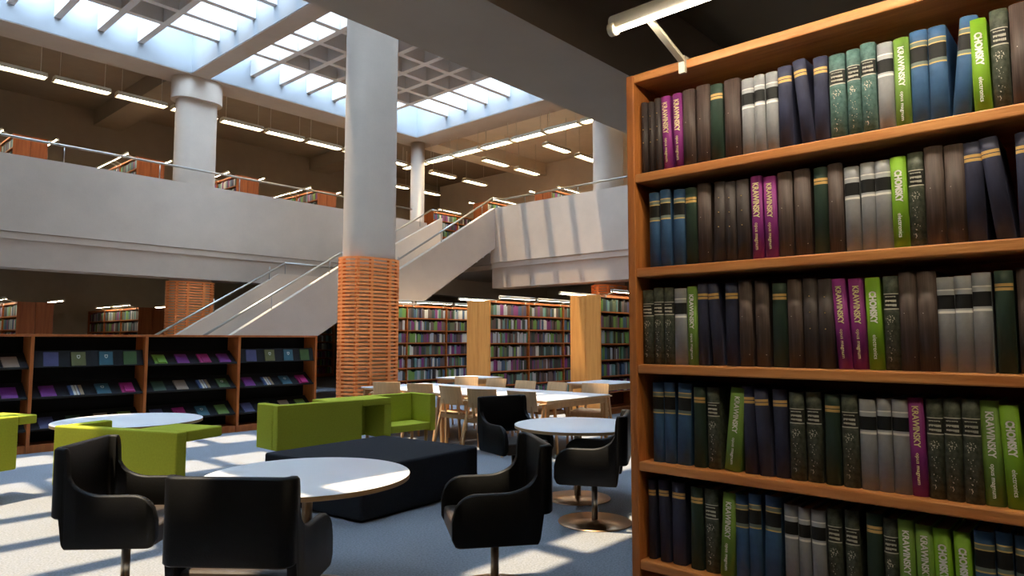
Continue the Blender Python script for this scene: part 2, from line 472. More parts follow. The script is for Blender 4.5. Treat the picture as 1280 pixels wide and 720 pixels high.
def shelf_lamp(label, group, loc, rz, L=1.25, tube=None):
    """lamp bar on two arms clipped to the top edge; local +x along the bar, bar sits in front (-y)"""
    t = thing('shelf_lamp', label, 'lamp', loc, rz, group)
    mb = MB().cyl((0, -.22, .075), (L, -.22, .075), .027, 14)
    mb.cyl((0, -.235, .053), (.02, -.235, .053), .02, 10).cyl((L - .02, -.235, .053), (L, -.235, .053), .02, 10)
    mb.build('lamp_bar', M_LAMPB, t)
    yt, zt = (-.226, .0495) if tube else (-.2, .057)
    MB().cyl((.02, yt, zt), (L - .02, yt, zt), .0055 if tube else .01, 8).build('tube', tube or M_TUBE3, t)
    for x in (.12, L - .12):
        mb = MB().bar((x, -.21, .06), (x, -.006, -.005), .02, .012)
        mb.box(x - .011, x + .011, -.012, .0, -.045, .004).box(x - .011, x + .011, -.012, .05, .001, .009)
        mb.build('arm', M_LAMPB, t)
    return t

stuff = MB()
def random_row(u0, u1, fill=.97):
    """books along u: list of (u, w, h, d, colour)"""
    out = []; u = u0; run = 0; c = 0
    while u < u1 - .05:
        if run <= 0:
            c = random.choices(range(12), CW)[0]; run = random.choice((1, 1, 2, 2, 3))
        w = random.uniform(.032, .044); run -= 1
        if random.random() < .04: u += random.uniform(.01, .05)
        if u + w > u1: break
        out.append((u, w, random.uniform(.2, .255), random.uniform(.15, .19), c)); u += w + .001
    return out

# far bookcases under the right balcony
far = [('far oak bookcase nearest the table end, partly hidden behind the near shelf edge', (11.0, 7.54)),
       ('far oak bookcase in the middle, its plain end panel behind the white tables', (11.0, 10.48))]
FARB = []
for k, (lb, (x, y)) in enumerate(far):
    t, Lg = bookcase(lb, 'oak bookcases under the right balcony', (x, y, 0), 0, 3, .72, True); FARB.append(t)
t3, _ = bookcase('far oak bookcase against the stair, visible just right of the slatted column', 'oak bookcases under the right balcony', (9.75, 13.42, 0), 0, 4, .4, False)
def stuff_row(o, rz, u0, u1, vfront, z, sgn=1):
    M = Matrix.Translation(o) @ Matrix.Rotation(rz, 4, 'Z')
    for (u, w, h, d, c) in random_row(u0, u1):
        a, b = sorted((vfront, vfront + sgn * d))
        stuff.box(u, u + w, a, b, z, z + h, c, M)
single = {}
NSING = 0
def far_single(o, u0, u1, vfront, r, where, ubeg):
    global NSING
    z = .1 + r * ROW + BT
    rowname = ('bottom', 'sixth', 'fifth', 'fourth', 'third', 'second', 'top')[r]
    for k, (u, w, h, d, c) in enumerate(random_row(u0, u1)):
        me = MB().box(-w / 2, w / 2, 0, d, 0, h).build('book', BOOKC[c], None)
        me.location = (o[0] + u + w / 2, o[1] + vfront, z)
        tag(me, '%s book, %s from left, %s shelf of %s' % (CNAME[c], ORD[k], rowname, where), 'book', 'books in the far bookcases')
        NSING += 1
for r in range(1, 7):
    far_single((11.0, 7.54), .02, .72, .03, r, "the nearest far bookcase", 0)
    stuff_row((11.0, 7.54, 0), 0, .76, BAY - .02, .03, .1 + r * ROW + BT)
    for k in (1, 2): stuff_row((11.0, 7.54, 0), 0, k * BAY + .02, (k + 1) * BAY - .02, .03, .1 + r * ROW + BT)
for r in range(7):
    if r >= 3:
        far_single((11.0, 10.48), .02, BAY - .02, .03, r, 'the middle far bookcase', 0)
    else: stuff_row((11.0, 10.48, 0), 0, .02, BAY - .02, .03, .1 + r * ROW + BT)
    for k in (1, 2):
        stuff_row((11.0, 10.48, 0), 0, k * BAY + .02, (k + 1) * BAY - .02, .03, .1 + r * ROW + BT)
    for k in range(4):
        stuff_row((9.75, 13.42, 0), 0, k * BAY + .02, (k + 1) * BAY - .02, .03, .1 + r * ROW + BT)
LAMP = None
def lamp(label, loc, rz):
    global LAMP
    if LAMP is None:
        LAMP = shelf_lamp(label, 'lamp bars on the far bookcases', loc, rz); return LAMP
    return dup(LAMP, loc, rz, label, 'lamp bars on the far bookcases')
for nm, (x, y), nb, dbl in (('the nearest far bookcase', (11.0, 7.54), 1, True), ('the middle far bookcase', (11.0, 10.48), 3, True), ('the bookcase by the stair', (9.75, 13.42), 4, False)):
    for k in range(nb):
        lamp('thin white lamp bar over bay %s of %s, front side' % (('one', 'two', 'three', 'four')[k], nm), (x + .06 + k * BAY, y, 2.32), 0)
    if dbl:
        lamp('thin lamp bar over the rear edge of %s, near end' % nm, (x + 1.19, y + .72, 2.32), PI)

# lower left gallery bookcases (run away from the hall, ends facing it)
for k, (xr, lb) in enumerate(((4.86, 'dark oak bookcase on the lower floor under the left balcony, farther left one'), (7.78, 'dark oak bookcase on the lower floor beside the left slatted column'))):
    y0 = 18.9 + .9 * k
    bookcase(lb, 'bookcases under the left balcony', (xr, y0, 0), PI / 2, 3, .72, True, M_CHERRY)
    for r in range(4, 7):
        for b in range(3):
            stuff_row((xr, y0, 0), PI / 2, b * BAY + .02, (b + 1) * BAY - .02, .69, .1 + r * ROW + BT, -1)
    for b in range(2):
        lamp('thin lamp bar, left edge of the %s lower bookcase, %s one' % (('farther left', 'column-side')[k], ('front', 'rear')[b]), (xr - .72, y0 + .06 + (b + 1) * BAY - .09, 2.32), -PI / 2)
    lamp('thin lamp bar, right edge of the %s lower bookcase' % (('farther left', 'column-side')[k]), (xr, y0 + .06, 2.32), PI / 2)
# bookcase against the rear wall, seen under the stair
t, _ = bookcase('small dim bookcase against the rear wall, glimpsed beside the display shelving end', 'bookcases under the left balcony', (13.0, 23.55, 0), 0, 2, .4, False)
for r in range(7):
    for b in range(2): stuff_row((13.0, 23.55, 0), 0, b * BAY + .02, (b + 1) * BAY - .02, .03, .1 + r * ROW + BT)
# upper left gallery
for k, xr in enumerate((4.84, 7.65, 10.48, 13.3)):
    bookcase('upper bookcase end above the left balcony, %s from the left' % ORD[k], 'bookcases on the left balcony', (xr, 20.0, ZF), PI / 2, 2, .72, True, M_CHERRY)
    for r in range(4, 7):
        for b in range(2): stuff_row((xr, 20.0, ZF), PI / 2, b * BAY + .02, (b + 1) * BAY - .02, .69, .1 + r * ROW + BT, -1)
    for b in range(2):
        lamp('thin lamp bar on the left edge of the %s upper left bookcase, %s bay' % (ORD[k], ('front', 'rear')[b]), (xr - .72, 20.0 + .03 + (b + 1) * BAY - .05, ZF + 2.32), -PI / 2)
    lamp('thin lamp bar end on the right edge of the %s upper left bookcase' % ORD[k], (xr, 20.04, ZF + 2.32), PI / 2)
# upper right gallery
for k, y0 in enumerate((14.1, 17.05, 20.0)):
    bookcase('upper bookcase behind the right balcony parapet, %s from the front' % ORD[k], 'bookcases on the right balcony', (17.75, y0, ZF), 0, 2, .72, True, M_CHERRY)
    for r in range(4, 7):
        for b in range(2): stuff_row((17.75, y0, ZF), 0, b * BAY + .02, (b + 1) * BAY - .02, .03, .1 + r * ROW + BT)
    lamp('thin lamp bar on the near edge of the %s upper right bookcase' % ORD[k], (17.8, y0, ZF + 2.32), 0)
    lamp('thin lamp bar on the rear edge of the %s upper right bookcase' % ORD[k], (17.75 + 1.2, y0 + .72, ZF + 2.32), PI)
o = stuff.build('books', BOOKC, None, fix=False)
o['kind'] = 'stuff'; tag(o, 'remaining rows of coloured books filling the distant bookcases', 'books')

# ------------------------------------------------------------------ near bookcase
XF, XK = 1.95, 2.27
ZSH = [.435, .748, 1.0575, 1.37, 1.685, 2.0]
t = thing('bookcase', 'large reddish oak bookcase close to the camera, filled with five visible rows of books', 'bookcase', (XF, .545, 0))
def nb(name, x0, x1, y0, y1, z0, z1, m, bev=.004):
    return MB().box(x0 - XF, x1 - XF, y0 - .545, y1 - .545, z0, z1).build(name, m, t, bev)
nb('side_panel', XF, XK, 1.195, 1.225, 0, 2.34, M_WOODN)
nb('side_panel', XF, XK, -.135, -.105, 0, 2.34, M_WOODN)
nb('top_board', XF, XK, -.105, 1.195, 2.31, 2.34, M_WOODH)
nb('plinth', XF + .02, XK, -.105, 1.195, 0, .09, M_WOODH)
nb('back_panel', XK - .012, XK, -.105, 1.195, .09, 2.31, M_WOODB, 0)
for z in [.12] + ZSH: nb('shelf', XF + .002, XK - .012, -.105, 1.195, z - .03, z, M_WOODH)
# its lamp
lt = shelf_lamp('white tubular lamp bar on an arm above the near bookcase', 'x', (XF, 1.13, 2.34), -PI / 2, 1.22, M_TUBE2)
del lt['group']

# ---- book types on the near bookcase: cover colours by height (fractions from the top)
def bmat(n, c, **k): return mat('cloth_' + n, c, k.pop('rough', .55), spec=k.pop('spec', .35), **k)
B_GREY = bmat('grey', (150, 152, 155), noise=.08, nscale=60); B_LGREY = bmat('lightgrey', (176, 178, 180)); B_WHITE = bmat('white', (232, 230, 224)); B_BLACK = bmat('black', (22, 22, 22))
B_BLUE = bmat('blue', (62, 98, 138), noise=.12, nscale=40); B_GOLD = bmat('gold', (206, 178, 112)); B_GRG = bmat('greygreen', (112, 124, 116))
B_NAVY = bmat('navy', (70, 74, 100), noise=.35, nscale=14, stretch=(1, 1, .3), rgb2=(44, 46, 66)); B_TAN = bmat('tan', (212, 172, 104))
B_DGRN = bmat('darkgreen', (50, 70, 58), noise=.3, nscale=14, stretch=(1, 1, .3))
B_BRN = bmat('brown', (88, 74, 68), noise=.3, nscale=18, stretch=(1, 14, .5), rgb2=(62, 50, 46)); B_STUD = bmat('umber', (64, 56, 54), noise=.25, nscale=18, stretch=(1, 14, .5))
B_PUR = bmat('purple', (136, 48, 124), noise=.06, nscale=30); B_CHO = bmat('lime', (122, 168, 40), noise=.05, nscale=30); B_KRG = bmat('leaf', (116, 152, 66), noise=.06, nscale=30)
B_CREAM = bmat('cream', (230, 214, 160)); B_TEAL = bmat('tealmottle', (104, 138, 132), noise=.6, nscale=70, rgb2=(62, 92, 88)); B_PAT = bmat('olivemottle', (92, 98, 84), noise=.7, nscale=70, rgb2=(50, 56, 46)); B_LAB = bmat('label', (50, 50, 46)); B_SILV = bmat('silver', (196, 192, 176))
SPINES = {
    'grey': ([B_GREY, B_WHITE, B_LGREY, B_BLACK], [(.13, 0), (.145, 1), (.19, 2), (.34, 3), (.36, 2), (.385, 1), (1, 0)]),
    'blue': ([B_BLUE, B_GOLD, B_GRG, B_BLACK], [(.115, 0), (.128, 1), (.165, 2), (.178, 1), (.335, 3), (.37, 2), (.385, 1), (1, 0)]),
    'navy': ([B_NAVY, B_TAN], [(.125, 0), (.155, 1), (.165, 0), (.195, 1), (1, 0)]),
    'green': ([B_DGRN, B_TAN], [(.125, 0), (.155, 1), (.165, 0), (.195, 1), (1, 0)]),
    'brown': ([B_BRN], [(1, 0)]), 'stud': ([B_STUD], [(1, 0)]),
    'purple': ([B_PUR], [(1, 0)]), 'chomsky': ([B_CHO], [(1, 0)]), 'krawgreen': ([B_KRG], [(1, 0)]),
    'teal': ([B_TEAL, B_SILV, B_LAB], [(.185, 0), (.195, 1), (.345, 2), (.358, 1), (1, 0)]),
    'pattern': ([B_PAT, B_SILV, B_LAB], [(.185, 0), (.195, 1), (.345, 2), (.358, 1), (1, 0)]),
}
HT = {'grey': .238, 'blue': .25, 'navy': .25, 'green': .245, 'brown': .252, 'stud': .248, 'purple': .247, 'chomsky': .24, 'krawgreen': .244, 'teal': .246, 'pattern': .246}

def text_mesh(txt, size, bold=0.0):
    c = bpy.data.curves.new('lettering', 'FONT')
    c.body = txt; c.size = size; c.offset = bold; c.extrude = .0004; c.align_x = 'LEFT'; c.align_y = 'CENTER'; c.resolution_u = 3
    o = bpy.data.objects.new('lettering', c)
    COL.objects.link(o)
    dg = bpy.context.evaluated_depsgraph_get(); dg.update()
    me = bpy.data.meshes.new_from_object(o.evaluated_get(dg))
    COL.objects.unlink(o); bpy.data.objects.remove(o)
    w = max(v.co.x for v in me.vertices) - min(v.co.x for v in me.vertices)
    return me, w
TM = {}
def lettering(parent, name, txt, zf0, zf1, hgt, H, m, bold=0.0, yoff=0.0):
    """text reading downwards on the spine between two height fractions from the top"""
    key = (txt, bold, hgt)
    if key not in TM: TM[key] = text_mesh(txt, hgt, bold)
    me0, w = TM[key]
    k2 = (txt, m.name, bold)
    if k2 not in TM:
        me = me0.copy(); me.materials.clear(); me.materials.append(m); TM[k2] = me
    o = bpy.data.objects.new(name, TM[k2])
    COL.objects.link(o); o.parent = parent
    want = (zf1 - zf0) * H
    o.matrix_local = Matrix(((0, 0, -1, -.0062), (0, -1, 0, -yoff), (-1, 0, 0, H * (1 - zf0)), (0, 0, 0, 1))) @ Matrix.Diagonal((want / w, 1, 1, 1))
    return o
PROTO = {}
def make_book(ty, w):
    H = HT[ty]; D = .168
    mats, bands = SPINES[ty]
    # spine: five-sided rounded strip split at the bands
    prof = [(-w / 2, .004), (-w / 2 + .003, -.001), (-w * .25, -.0045), (0, -.0058), (w * .25, -.0045), (w / 2 - .003, -.001), (w / 2, .004)]
    mb = MB(); n = len(prof)
    zs = [H] + [H * (1 - f) for f, _ in bands]
    for (za, zb, (f, mi)) in zip(zs, zs[1:], bands):
        vs = [(x, y, za) for y, x in prof] + [(x, y, zb) for y, x in prof]
        mb.add(vs, [(i, i + 1, n + i + 1, n + i) for i in range(n - 1)], mi, True)
    top = [(x, y, H) for y, x in prof]; mb.add(top, [tuple(range(n))], 0)
    bot = [(x, y, 0) for y, x in prof]; mb.add(bot, [tuple(range(n - 1, -1, -1))], 0)
    mb.box(.004, D, -w / 2, -w / 2 + .003, 0, H); mb.box(.004, D, w / 2 - .003, w / 2, 0, H)
    mb.box(.0035, .006, -w / 2, w / 2, 0, H)
    if ty == 'stud':
        for zf in (.2, .38, .56):
            mb.cyl((-.0075, 0, H * (1 - zf)), (-.004, 0, H * (1 - zf)), .0016, 8, 1)
        mats = mats + [B_GOLD]
    if ty in ('teal', 'pattern'):
        rr = random.Random(3)
        for zf, th in ((.215, .003), (.255, .006), (.3, .006)):
            y = w * .32
            while y > -w * .34:
                ww = rr.uniform(.0012, .0032)
                z = H * (1 - zf)
                mb.box(-.0068, -.0045, y - ww, y, z - th * rr.uniform(.6, 1), z, 1); y -= ww + .0008
        for k in range(40):
            zf = .4 + .1 * rr.random() if k < 20 else .5 + .45 * rr.random()
            y = rr.gauss(0, w * .12); z = H * (1 - zf); q = rr.uniform(.0004, .0012)
            mb.box(-.0064, -.0045, y - q, y + q, z - q * 1.6, z + q, 1)
    if ty in ('brown',):
        for zf, y in ((.42, .2), (.86, -.3)):
            mb.cyl((-.0052, y * w, H * (1 - zf)), (-.003, y * w, H * (1 - zf)), .0011, 6, 1)
        mats = mats + [B_SILV]
    o = mb.build('book', mats, None)
    MB().box(.006, D - .005, -w / 2 + .003, w / 2 - .003, .003, H - .006).build('pages', M_PAGE, o)
    if ty == 'purple':
        lettering(o, 'title_lettering', 'KRAWINSKY', .08, .5, .022, H, B_CREAM, .0006)
        lettering(o, 'subtitle_lettering', 'opus magnum', .56, .88, .013, H, B_CREAM)
    elif ty == 'krawgreen':
        lettering(o, 'title_lettering', 'KRAWINSKY', .1, .54, .022, H, B_WHITE, .0006)
        lettering(o, 'subtitle_lettering', 'opus magnum', .6, .92, .013, H, B_WHITE)
    elif ty == 'chomsky':
        lettering(o, 'title_lettering', 'CHOMSKY', .15, .5, .024, H, B_WHITE, .0011)
        lettering(o, 'subtitle_lettering', 'electronics', .62, .88, .015, H, B_WHITE)
    return o
ROWS = {5: [('stud',1.179,0.024,0.00),('stud',1.154,0.023,0.00),('stud',1.128,0.027,0.00),('purple',1.092,0.034,0.03),('purple',1.052,0.033,0.02),('brown',1.014,0.042,0.00),('brown',0.966,0.046,0.00),('green',0.922,0.041,-0.01),('brown',0.870,0.050,0.00),('grey',0.820,0.039,0.00),('grey',0.783,0.032,0.00),('grey',0.747,0.037,0.00),('navy',0.708,0.040,0.00),('navy',0.645,0.036,0.09),('navy',0.609,0.038,0.00),('teal',0.565,0.042,0.00),('teal',0.522,0.034,0.00),('teal',0.485,0.037,0.00),('grey',0.444,0.039,0.00),('krawgreen',0.405,0.036,0.00),('blue',0.365,0.040,0.00),('blue',0.323,0.040,0.00),('blue',0.279,0.038,-0.10),('chomsky',0.232,0.036,0.02),('pattern',0.194,0.036,0.00),('brown',0.150,0.046,0.00)],
4: [('blue',1.147,0.040,0.00),('blue',1.105,0.038,0.00),('blue',1.061,0.041,-0.02),('green',1.016,0.039,0.00),('brown',0.971,0.046,0.00),('stud',0.922,0.038,-0.03),('stud',0.883,0.035,0.00),('stud',0.844,0.039,0.00),('purple',0.799,0.034,0.01),('purple',0.760,0.038,0.01),('brown',0.718,0.043,0.00),('brown',0.670,0.046,0.00),('green',0.621,0.038,-0.01),('brown',0.580,0.039,0.00),('grey',0.538,0.038,0.00),('grey',0.498,0.036,0.00),('grey',0.460,0.039,0.00),('chomsky',0.421,0.037,0.01),('pattern',0.384,0.036,0.00),('brown',0.343,0.042,0.00),('brown',0.299,0.043,0.00),('navy',0.257,0.038,0.01),('navy',0.200,0.038,0.11),('navy',0.155,0.039,0.00)],
3: [('pattern',1.174,0.041,0.00),('pattern',1.134,0.037,0.00),('pattern',1.097,0.036,0.00),('grey',1.056,0.042,0.00),('krawgreen',1.016,0.035,0.00),('navy',0.980,0.034,0.00),('navy',0.930,0.036,0.07),('navy',0.888,0.040,0.00),('brown',0.843,0.040,0.00),('brown',0.795,0.041,0.00),('green',0.745,0.041,-0.01),('brown',0.699,0.041,0.00),('stud',0.656,0.039,0.00),('stud',0.615,0.040,0.00),('purple',0.569,0.035,0.05),('purple',0.531,0.038,0.03),('chomsky',0.491,0.037,0.02),('pattern',0.453,0.036,0.00),('brown',0.414,0.040,0.00),('brown',0.371,0.043,0.00),('grey',0.331,0.038,0.00),('grey',0.293,0.037,0.00),('grey',0.255,0.039,0.00),('green',0.211,0.037,0.00),('brown',0.166,0.042,0.00)],
2: [('blue',1.143,0.040,0.00),('blue',1.102,0.039,0.00),('blue',1.055,0.046,-0.03),('green',1.000,0.038,-0.01),('pattern',0.955,0.040,0.00),('krawgreen',0.898,0.048,-0.11),('navy',0.838,0.040,0.02),('navy',0.792,0.040,0.05),('navy',0.747,0.041,0.02),('pattern',0.703,0.041,0.00),('pattern',0.658,0.041,0.00),('green',0.610,0.039,-0.01),('pattern',0.564,0.041,0.00),('grey',0.520,0.041,0.00),('grey',0.481,0.034,0.00),('grey',0.443,0.039,0.00),('purple',0.404,0.036,0.02),('pattern',0.367,0.037,0.00),('pattern',0.329,0.037,0.00),('pattern',0.290,0.038,0.00),('krawgreen',0.249,0.040,0.02),('chomsky',0.206,0.038,0.04),('green',0.163,0.029,0.00)],
1: [('navy',1.172,0.027,0.00),('navy',1.125,0.036,0.02),('navy',1.078,0.046,0.00),('green',1.016,0.040,-0.01),('pattern',0.968,0.044,0.00),('krawgreen',0.920,0.042,-0.06),('blue',0.871,0.040,0.00),('blue',0.831,0.037,0.00),('blue',0.784,0.046,-0.03),('grey',0.729,0.038,0.00),('grey',0.692,0.032,0.00),('grey',0.655,0.038,0.00),('pattern',0.613,0.037,0.00),('pattern',0.569,0.036,0.00),('green',0.517,0.038,-0.01),('pattern',0.477,0.034,0.00),('krawgreen',0.439,0.037,0.01),('krawgreen',0.399,0.038,0.01),('chomsky',0.357,0.038,0.03),('chomsky',0.316,0.035,0.02),('blue',0.276,0.041,0.00),('blue',0.237,0.032,0.00),('blue',0.196,0.042,0.00)]}
DESC = {'grey': 'grey book with a black band', 'blue': 'blue book banded black and gold', 'navy': 'navy book with tan bands', 'green': 'dark green book with tan bands',
        'brown': 'plain brown cloth book', 'stud': 'dark brown gold-studded book', 'purple': 'purple book with cream title', 'chomsky': 'lime green book with white title',
        'krawgreen': 'leaf green book with white title', 'teal': 'mottled teal book with dark label', 'pattern': 'mottled olive book with dark label'}
RN = {5: 'top', 4: 'second', 3: 'third', 2: 'fourth', 1: 'fifth'}
for r, L in ROWS.items():
    cnt = {}; tot = {}
    for ty, *_ in L: tot[ty] = tot.get(ty, 0) + 1
    for ty, y, w, ln in L:
        cnt[ty] = cnt.get(ty, 0) + 1
        key = (ty, round(w, 2))
        q = '' if tot[ty] == 1 else ', %s such from left' % ORD[cnt[ty] - 1]
        lb = '%s, %s shelf of near bookcase%s' % (DESC[ty], RN[r], q)
        if key not in PROTO:
            b = make_book(ty, key[1]); PROTO[key] = b
        else:
            p = PROTO[key]; b = p.copy(); COL.objects.link(b)
            for ch in p.children:
                c = ch.copy(); COL.objects.link(c); c.parent = b
        tag(b, lb, 'book', 'books on the near bookcase')
        th = ln
        b.location = (1.988 + random.uniform(-.003, .004), y, ZSH[r] + abs(math.sin(th)) * w / 2 + .0005)
        b.rotation_euler = (-th, 0, 0)
        b.scale = (1, w / key[1], random.uniform(.985, 1.02))

# ------------------------------------------------------------------ sloped display shelving with magazines
MAGC = {'slate violet': (74, 74, 112), 'olive': (96, 98, 58), 'teal': (48, 92, 106), 'green': (62, 88, 46), 'purple': (116, 42, 122), 'magenta': (160, 26, 104), 'lime': (104, 146, 44), 'beige': (150, 128, 108), 'dark green': (44, 66, 44), 'light green': (96, 128, 56)}
DY, DH = 10.5, 1.52
UX = [1.085, 2.47, 3.855, 5.24]
def disp_unit(i, x0):
    t = thing('display_rack', 'cherry display rack with black sloping shelves, %s from the left of four' % ORD[i], 'display rack', (x0, DY, 0), 0, 'display racks in a row')
    W = 1.385
    def side(x):
        MB().box(x - .02, x + .02, 0, .38, 0, DH - .03).build('side_panel', M_DISP, t, .003)
    side(.02 if i == 0 else .02)
    if i == 3: side(W + .02)
    e = W + (.04 if i == 3 else 0)
    MB().box(0, e - .0005, 0, .38, DH - .03, DH).build('top_board', M_DISP, t, .003)
    MB().box(.04, W, .02, .36, 0, .1).build('plinth', M_DISP, t)
    MB().box(.04, W, .36, .376, .1, DH - .03).build('back_board', M_BLACKB, t)
    res = []
    for k, z in enumerate((1.09, .70, .29)):
        up = (k == 0 and i in (1, 3))
        if up: y0, z0, y1, z1 = .03, z + .01, .085, z + .215
        else: y0, z0, y1, z1 = .03, z, .30, z + .19
        d = Vector((0, y1 - y0, z1 - z0)); L = d.length; a = math.atan2(d.z, d.y)
        M = Matrix.Translation((0, y0, z0)) @ Matrix.Rotation(a, 4, 'X')
        mb = MB().box(.045, W - .005, 0, L, -.016, 0, 0, M)
        mb.box(.045, W - .005, -.012, 0, -.016, .014, 0, M)
        mb.build('sloping_shelf', M_SLOPE, t)
        res.append((M, L))
    return t, res
MAGS = [
    [['beige', 'teal', 'purple', 'beige*'], ['green', 'lime+', 'teal', 'purple'], ['green', 'teal', 'olive', 'magenta+']],
    [['slate violet', 'olive!', 'teal!', 'green'], ['purple', 'stripe', 'teal!', 'magenta+'], ['slate violet', 'dark green', 'beige', 'light green']],
    [['lime+', 'purple', 'magenta+', 'purple'], ['dark green', 'beige', 'stripe', 'green!'], ['slate violet', 'magenta+', 'teal!', 'light green']],
    [['slate violet', 'olive!', 'teal!', 'green'], ['purple', 'stripe', 'teal!', 'magenta+'], ['slate violet', 'dark green', 'beige', 'light green']]]
M_EMB = mat('emblem_print', (206, 206, 196), .6)
M_STR1 = mat('print_blue', (58, 78, 128), .5); M_STR2 = mat('print_cream', (206, 204, 192), .5); M_STR3 = mat('print_tan', (156, 132, 96), .5)
def emblem(mb, cx, cy, z, s, mi):
    pts = [(-.5, .6), (.5, .6), (.5, -.1), (.3, -.45), (0, -.65), (-.3, -.45), (-.5, -.1)]
    n = len(pts)
    a = [(cx + x * s, cy + y * s, z) for x, y in pts]; b = [(cx + x * s * .55, cy + y * s * .55, z) for x, y in pts]
    mb.add(a + b, [(i, (i + 1) % n, n + (i + 1) % n, n + i) for i in range(n)], mi)
for i, x0 in enumerate(UX):
    t, slopes = disp_unit(i, x0)
    for k, (M, L) in enumerate(slopes):
        names = MAGS[i][k]
        base = {}
        for j, nm in enumerate(names):
            key = nm.rstrip('!+*'); base[key] = base.get(key, 0) + 1
        seen = {}
        for j, nm in enumerate(names):
            key = nm.rstrip('!+*'); seen[key] = seen.get(key, 0) + 1
            cx = .045 + (W := 1.335) * (.145, .385, .635, .865)[j] - (.0 if k else .0)
            w, h = .165, min(.215, L - .03) if key != 'stripe' else .2
            word = 'blue, cream and tan striped' if key == 'stripe' else key
            lb = '%s magazine on the %s sloping shelf of the %s display rack' % (word, ('upper', 'middle', 'lower')[k], ORD[i])
            if base[key] > 1: lb += ', %s %s' % (ORD[seen[key] - 1], 'one')
            mb = MB()
            if key == 'stripe':
                mats = [M_STR1, M_STR2, M_STR3, B_BLUE, M_PAGE]
                xx = -w / 2
                for ww, mi in ((.032, 0), (.012, 3), (.03, 1), (.012, 2), (.024, 1), (.012, 0), (.043, 2)):
                    mb.box(xx, xx + ww, 0, h, 0, .022, mi); xx += ww
            else:
                cm = mat('print_' + key, MAGC[key], .5, noise=.12, nscale=20)
                mats = [cm, M_PAGE]
                mb.box(-w / 2, w / 2, 0, h, .003, .016, 1)
                mb.box(-w / 2 - .002, w / 2 + .002, -.002, h + .002, .016, .019, 0)
                mb.box(-w / 2 - .002, w / 2 + .002, -.002, h + .002, 0, .003, 0)
                mb.box(-w / 2 - .003, -w / 2, -.002, h + .002, 0, .019, 0)
            o = mb.build('magazine', mats, None)
            if nm.endswith('+'):
                MB().box(-.045, .07, .005, .13, .019, .034).build('small_booklet', cm, o)
            if nm.endswith('!'):
                eb = MB(); emblem(eb, 0, h * .64, .0195, .042, 0); eb.build('emblem', M_EMB, o, fix=False)
            o.matrix_world = Matrix.Translation((x0, DY, 0)) @ M @ Matrix.Translation((cx, .002, .0005)) @ Matrix.Rotation(random.uniform(-.03, .03), 4, 'Z')
            tag(o, lb, 'magazine', 'magazines on the display racks')

# ------------------------------------------------------------------ tub chairs
def make_tub(label):
    t = thing('tub_chair', label, 'chair', (0, 0, 0), 0, 'black tub chairs')
    W, D, r, th = .288, .2825, .06, .042
    zb, za, zn, z0 = .868, .617, .494, .335
    path = []      # (x, y, nx, ny, s-from-front)
    n1 = 26
    ys = sorted([D - (2 * D - r) * i / n1 for i in range(n1 + 1)] + [D - .468, D - .472, D - .476, D - .48, D - .484], reverse=True); n1 = len(ys) - 1
    for y in ys: path.append((W, y, 1, 0))
    for i in range(1, 9):
        a = -PI / 2 * i / 8; path.append((W - r + r * math.cos(a), -D + r + r * math.sin(a), math.cos(a), math.sin(a)))
    for i in range(1, 11): path.append((W - r - 2 * (W - r) * i / 10, -D, 0, -1))
    half = [(-x, y, -nx, ny) for x, y, nx, ny in path[:n1 + 9]][::-1]
    path = path[:n1 + 9] + path[n1 + 9:-1] + half
    def prof(x, y, nx, ny):
        yy = D - y     # distance back from the front
        if ny < -.35 and y < -D + .03: top, bot = zb, zn
        else:
            u = min(1, max(0, (yy - .28) / .19)); f = .5 * (1 - math.sqrt(max(0, 1 - u * u)))
            if yy > .47: q = min(1, (yy - .47) / .02); f = .5 + .5 * math.sqrt(max(0, 1 - (1 - q) ** 2))
            top = za + (zb - za) * f
            if yy < .13: q = 1 - yy / .13; top -= .13 * (1 - math.sqrt(max(0, 1 - q * q)))
            if y < -D + .095:
                q = min(1, (-D + .095 - y) / .03); bot = z0 + (zn - z0) * (1 - math.sqrt(max(0, 1 - q * q)))
            else: bot = z0
        if yy < .05: bot += .045 * (1 - math.sqrt(max(0, 1 - (1 - yy / .05) ** 2)))
        lean = .0
        return top, bot
    P = [prof(*p) for p in path]
    vs = []
    for (x, y, nx, ny), (top, bot) in zip(path, P):
        xi, yi = x - nx * th, y - ny * th
        b = .011
        xo, yo = x - nx * b, y - ny * b; xj, yj = xi + nx * b, yi + ny * b
        vs += [(x, y, bot + b), (x, y, top - b), (xo, yo, top), (xj, yj, top), (xi, yi, top - b), (xi, yi, bot + b), (xj, yj, bot), (xo, yo, bot)]
    mb = MB(); N = len(path)
    fs = []
    for i in range(N - 1):
        for k in range(8):
            a = i * 8 + k; b = i * 8 + (k + 1) % 8; fs.append((a, b, b + 8, a + 8))
    mb.add(vs, fs, 0, True)
    mb.add(vs, [tuple(range(8)), tuple(range((N - 1) * 8 + 7, (N - 1) * 8 - 1, -1))], 0, False)
    o = mb.build('shell', M_LEATH, t); smooth_by_angle(o, 50)
    MB().box(-W + th + .001, W - th - .001, -D + .1, D - .012, z0 + .005, .45).build('seat', M_LEATHS, t, .02, 3)
    MB().box(-.1, .1, -.1, .1, .31, z0 + .004).build('seat_plate', M_BLACKB, t)
    MB().cyl((0, 0, .01), (0, 0, .311), .024, 20).build('post', M_STEEL, t)
    MB().lathe([(0, 0), (.292, 0), (.295, .004), (.292, .008), (.06, .014), (.03, .022), (0, .022)], 56).build('base_disc', M_COPPER, t)
    return t
tub = make_tub('black tub chair with its back to the camera, at the front round table')
def put(o, x, y, deg):
    o.location = (x, y, 0); o.rotation_euler = (0, 0, R(deg - 90))
put(tub, 1.61, 3.038, 39)
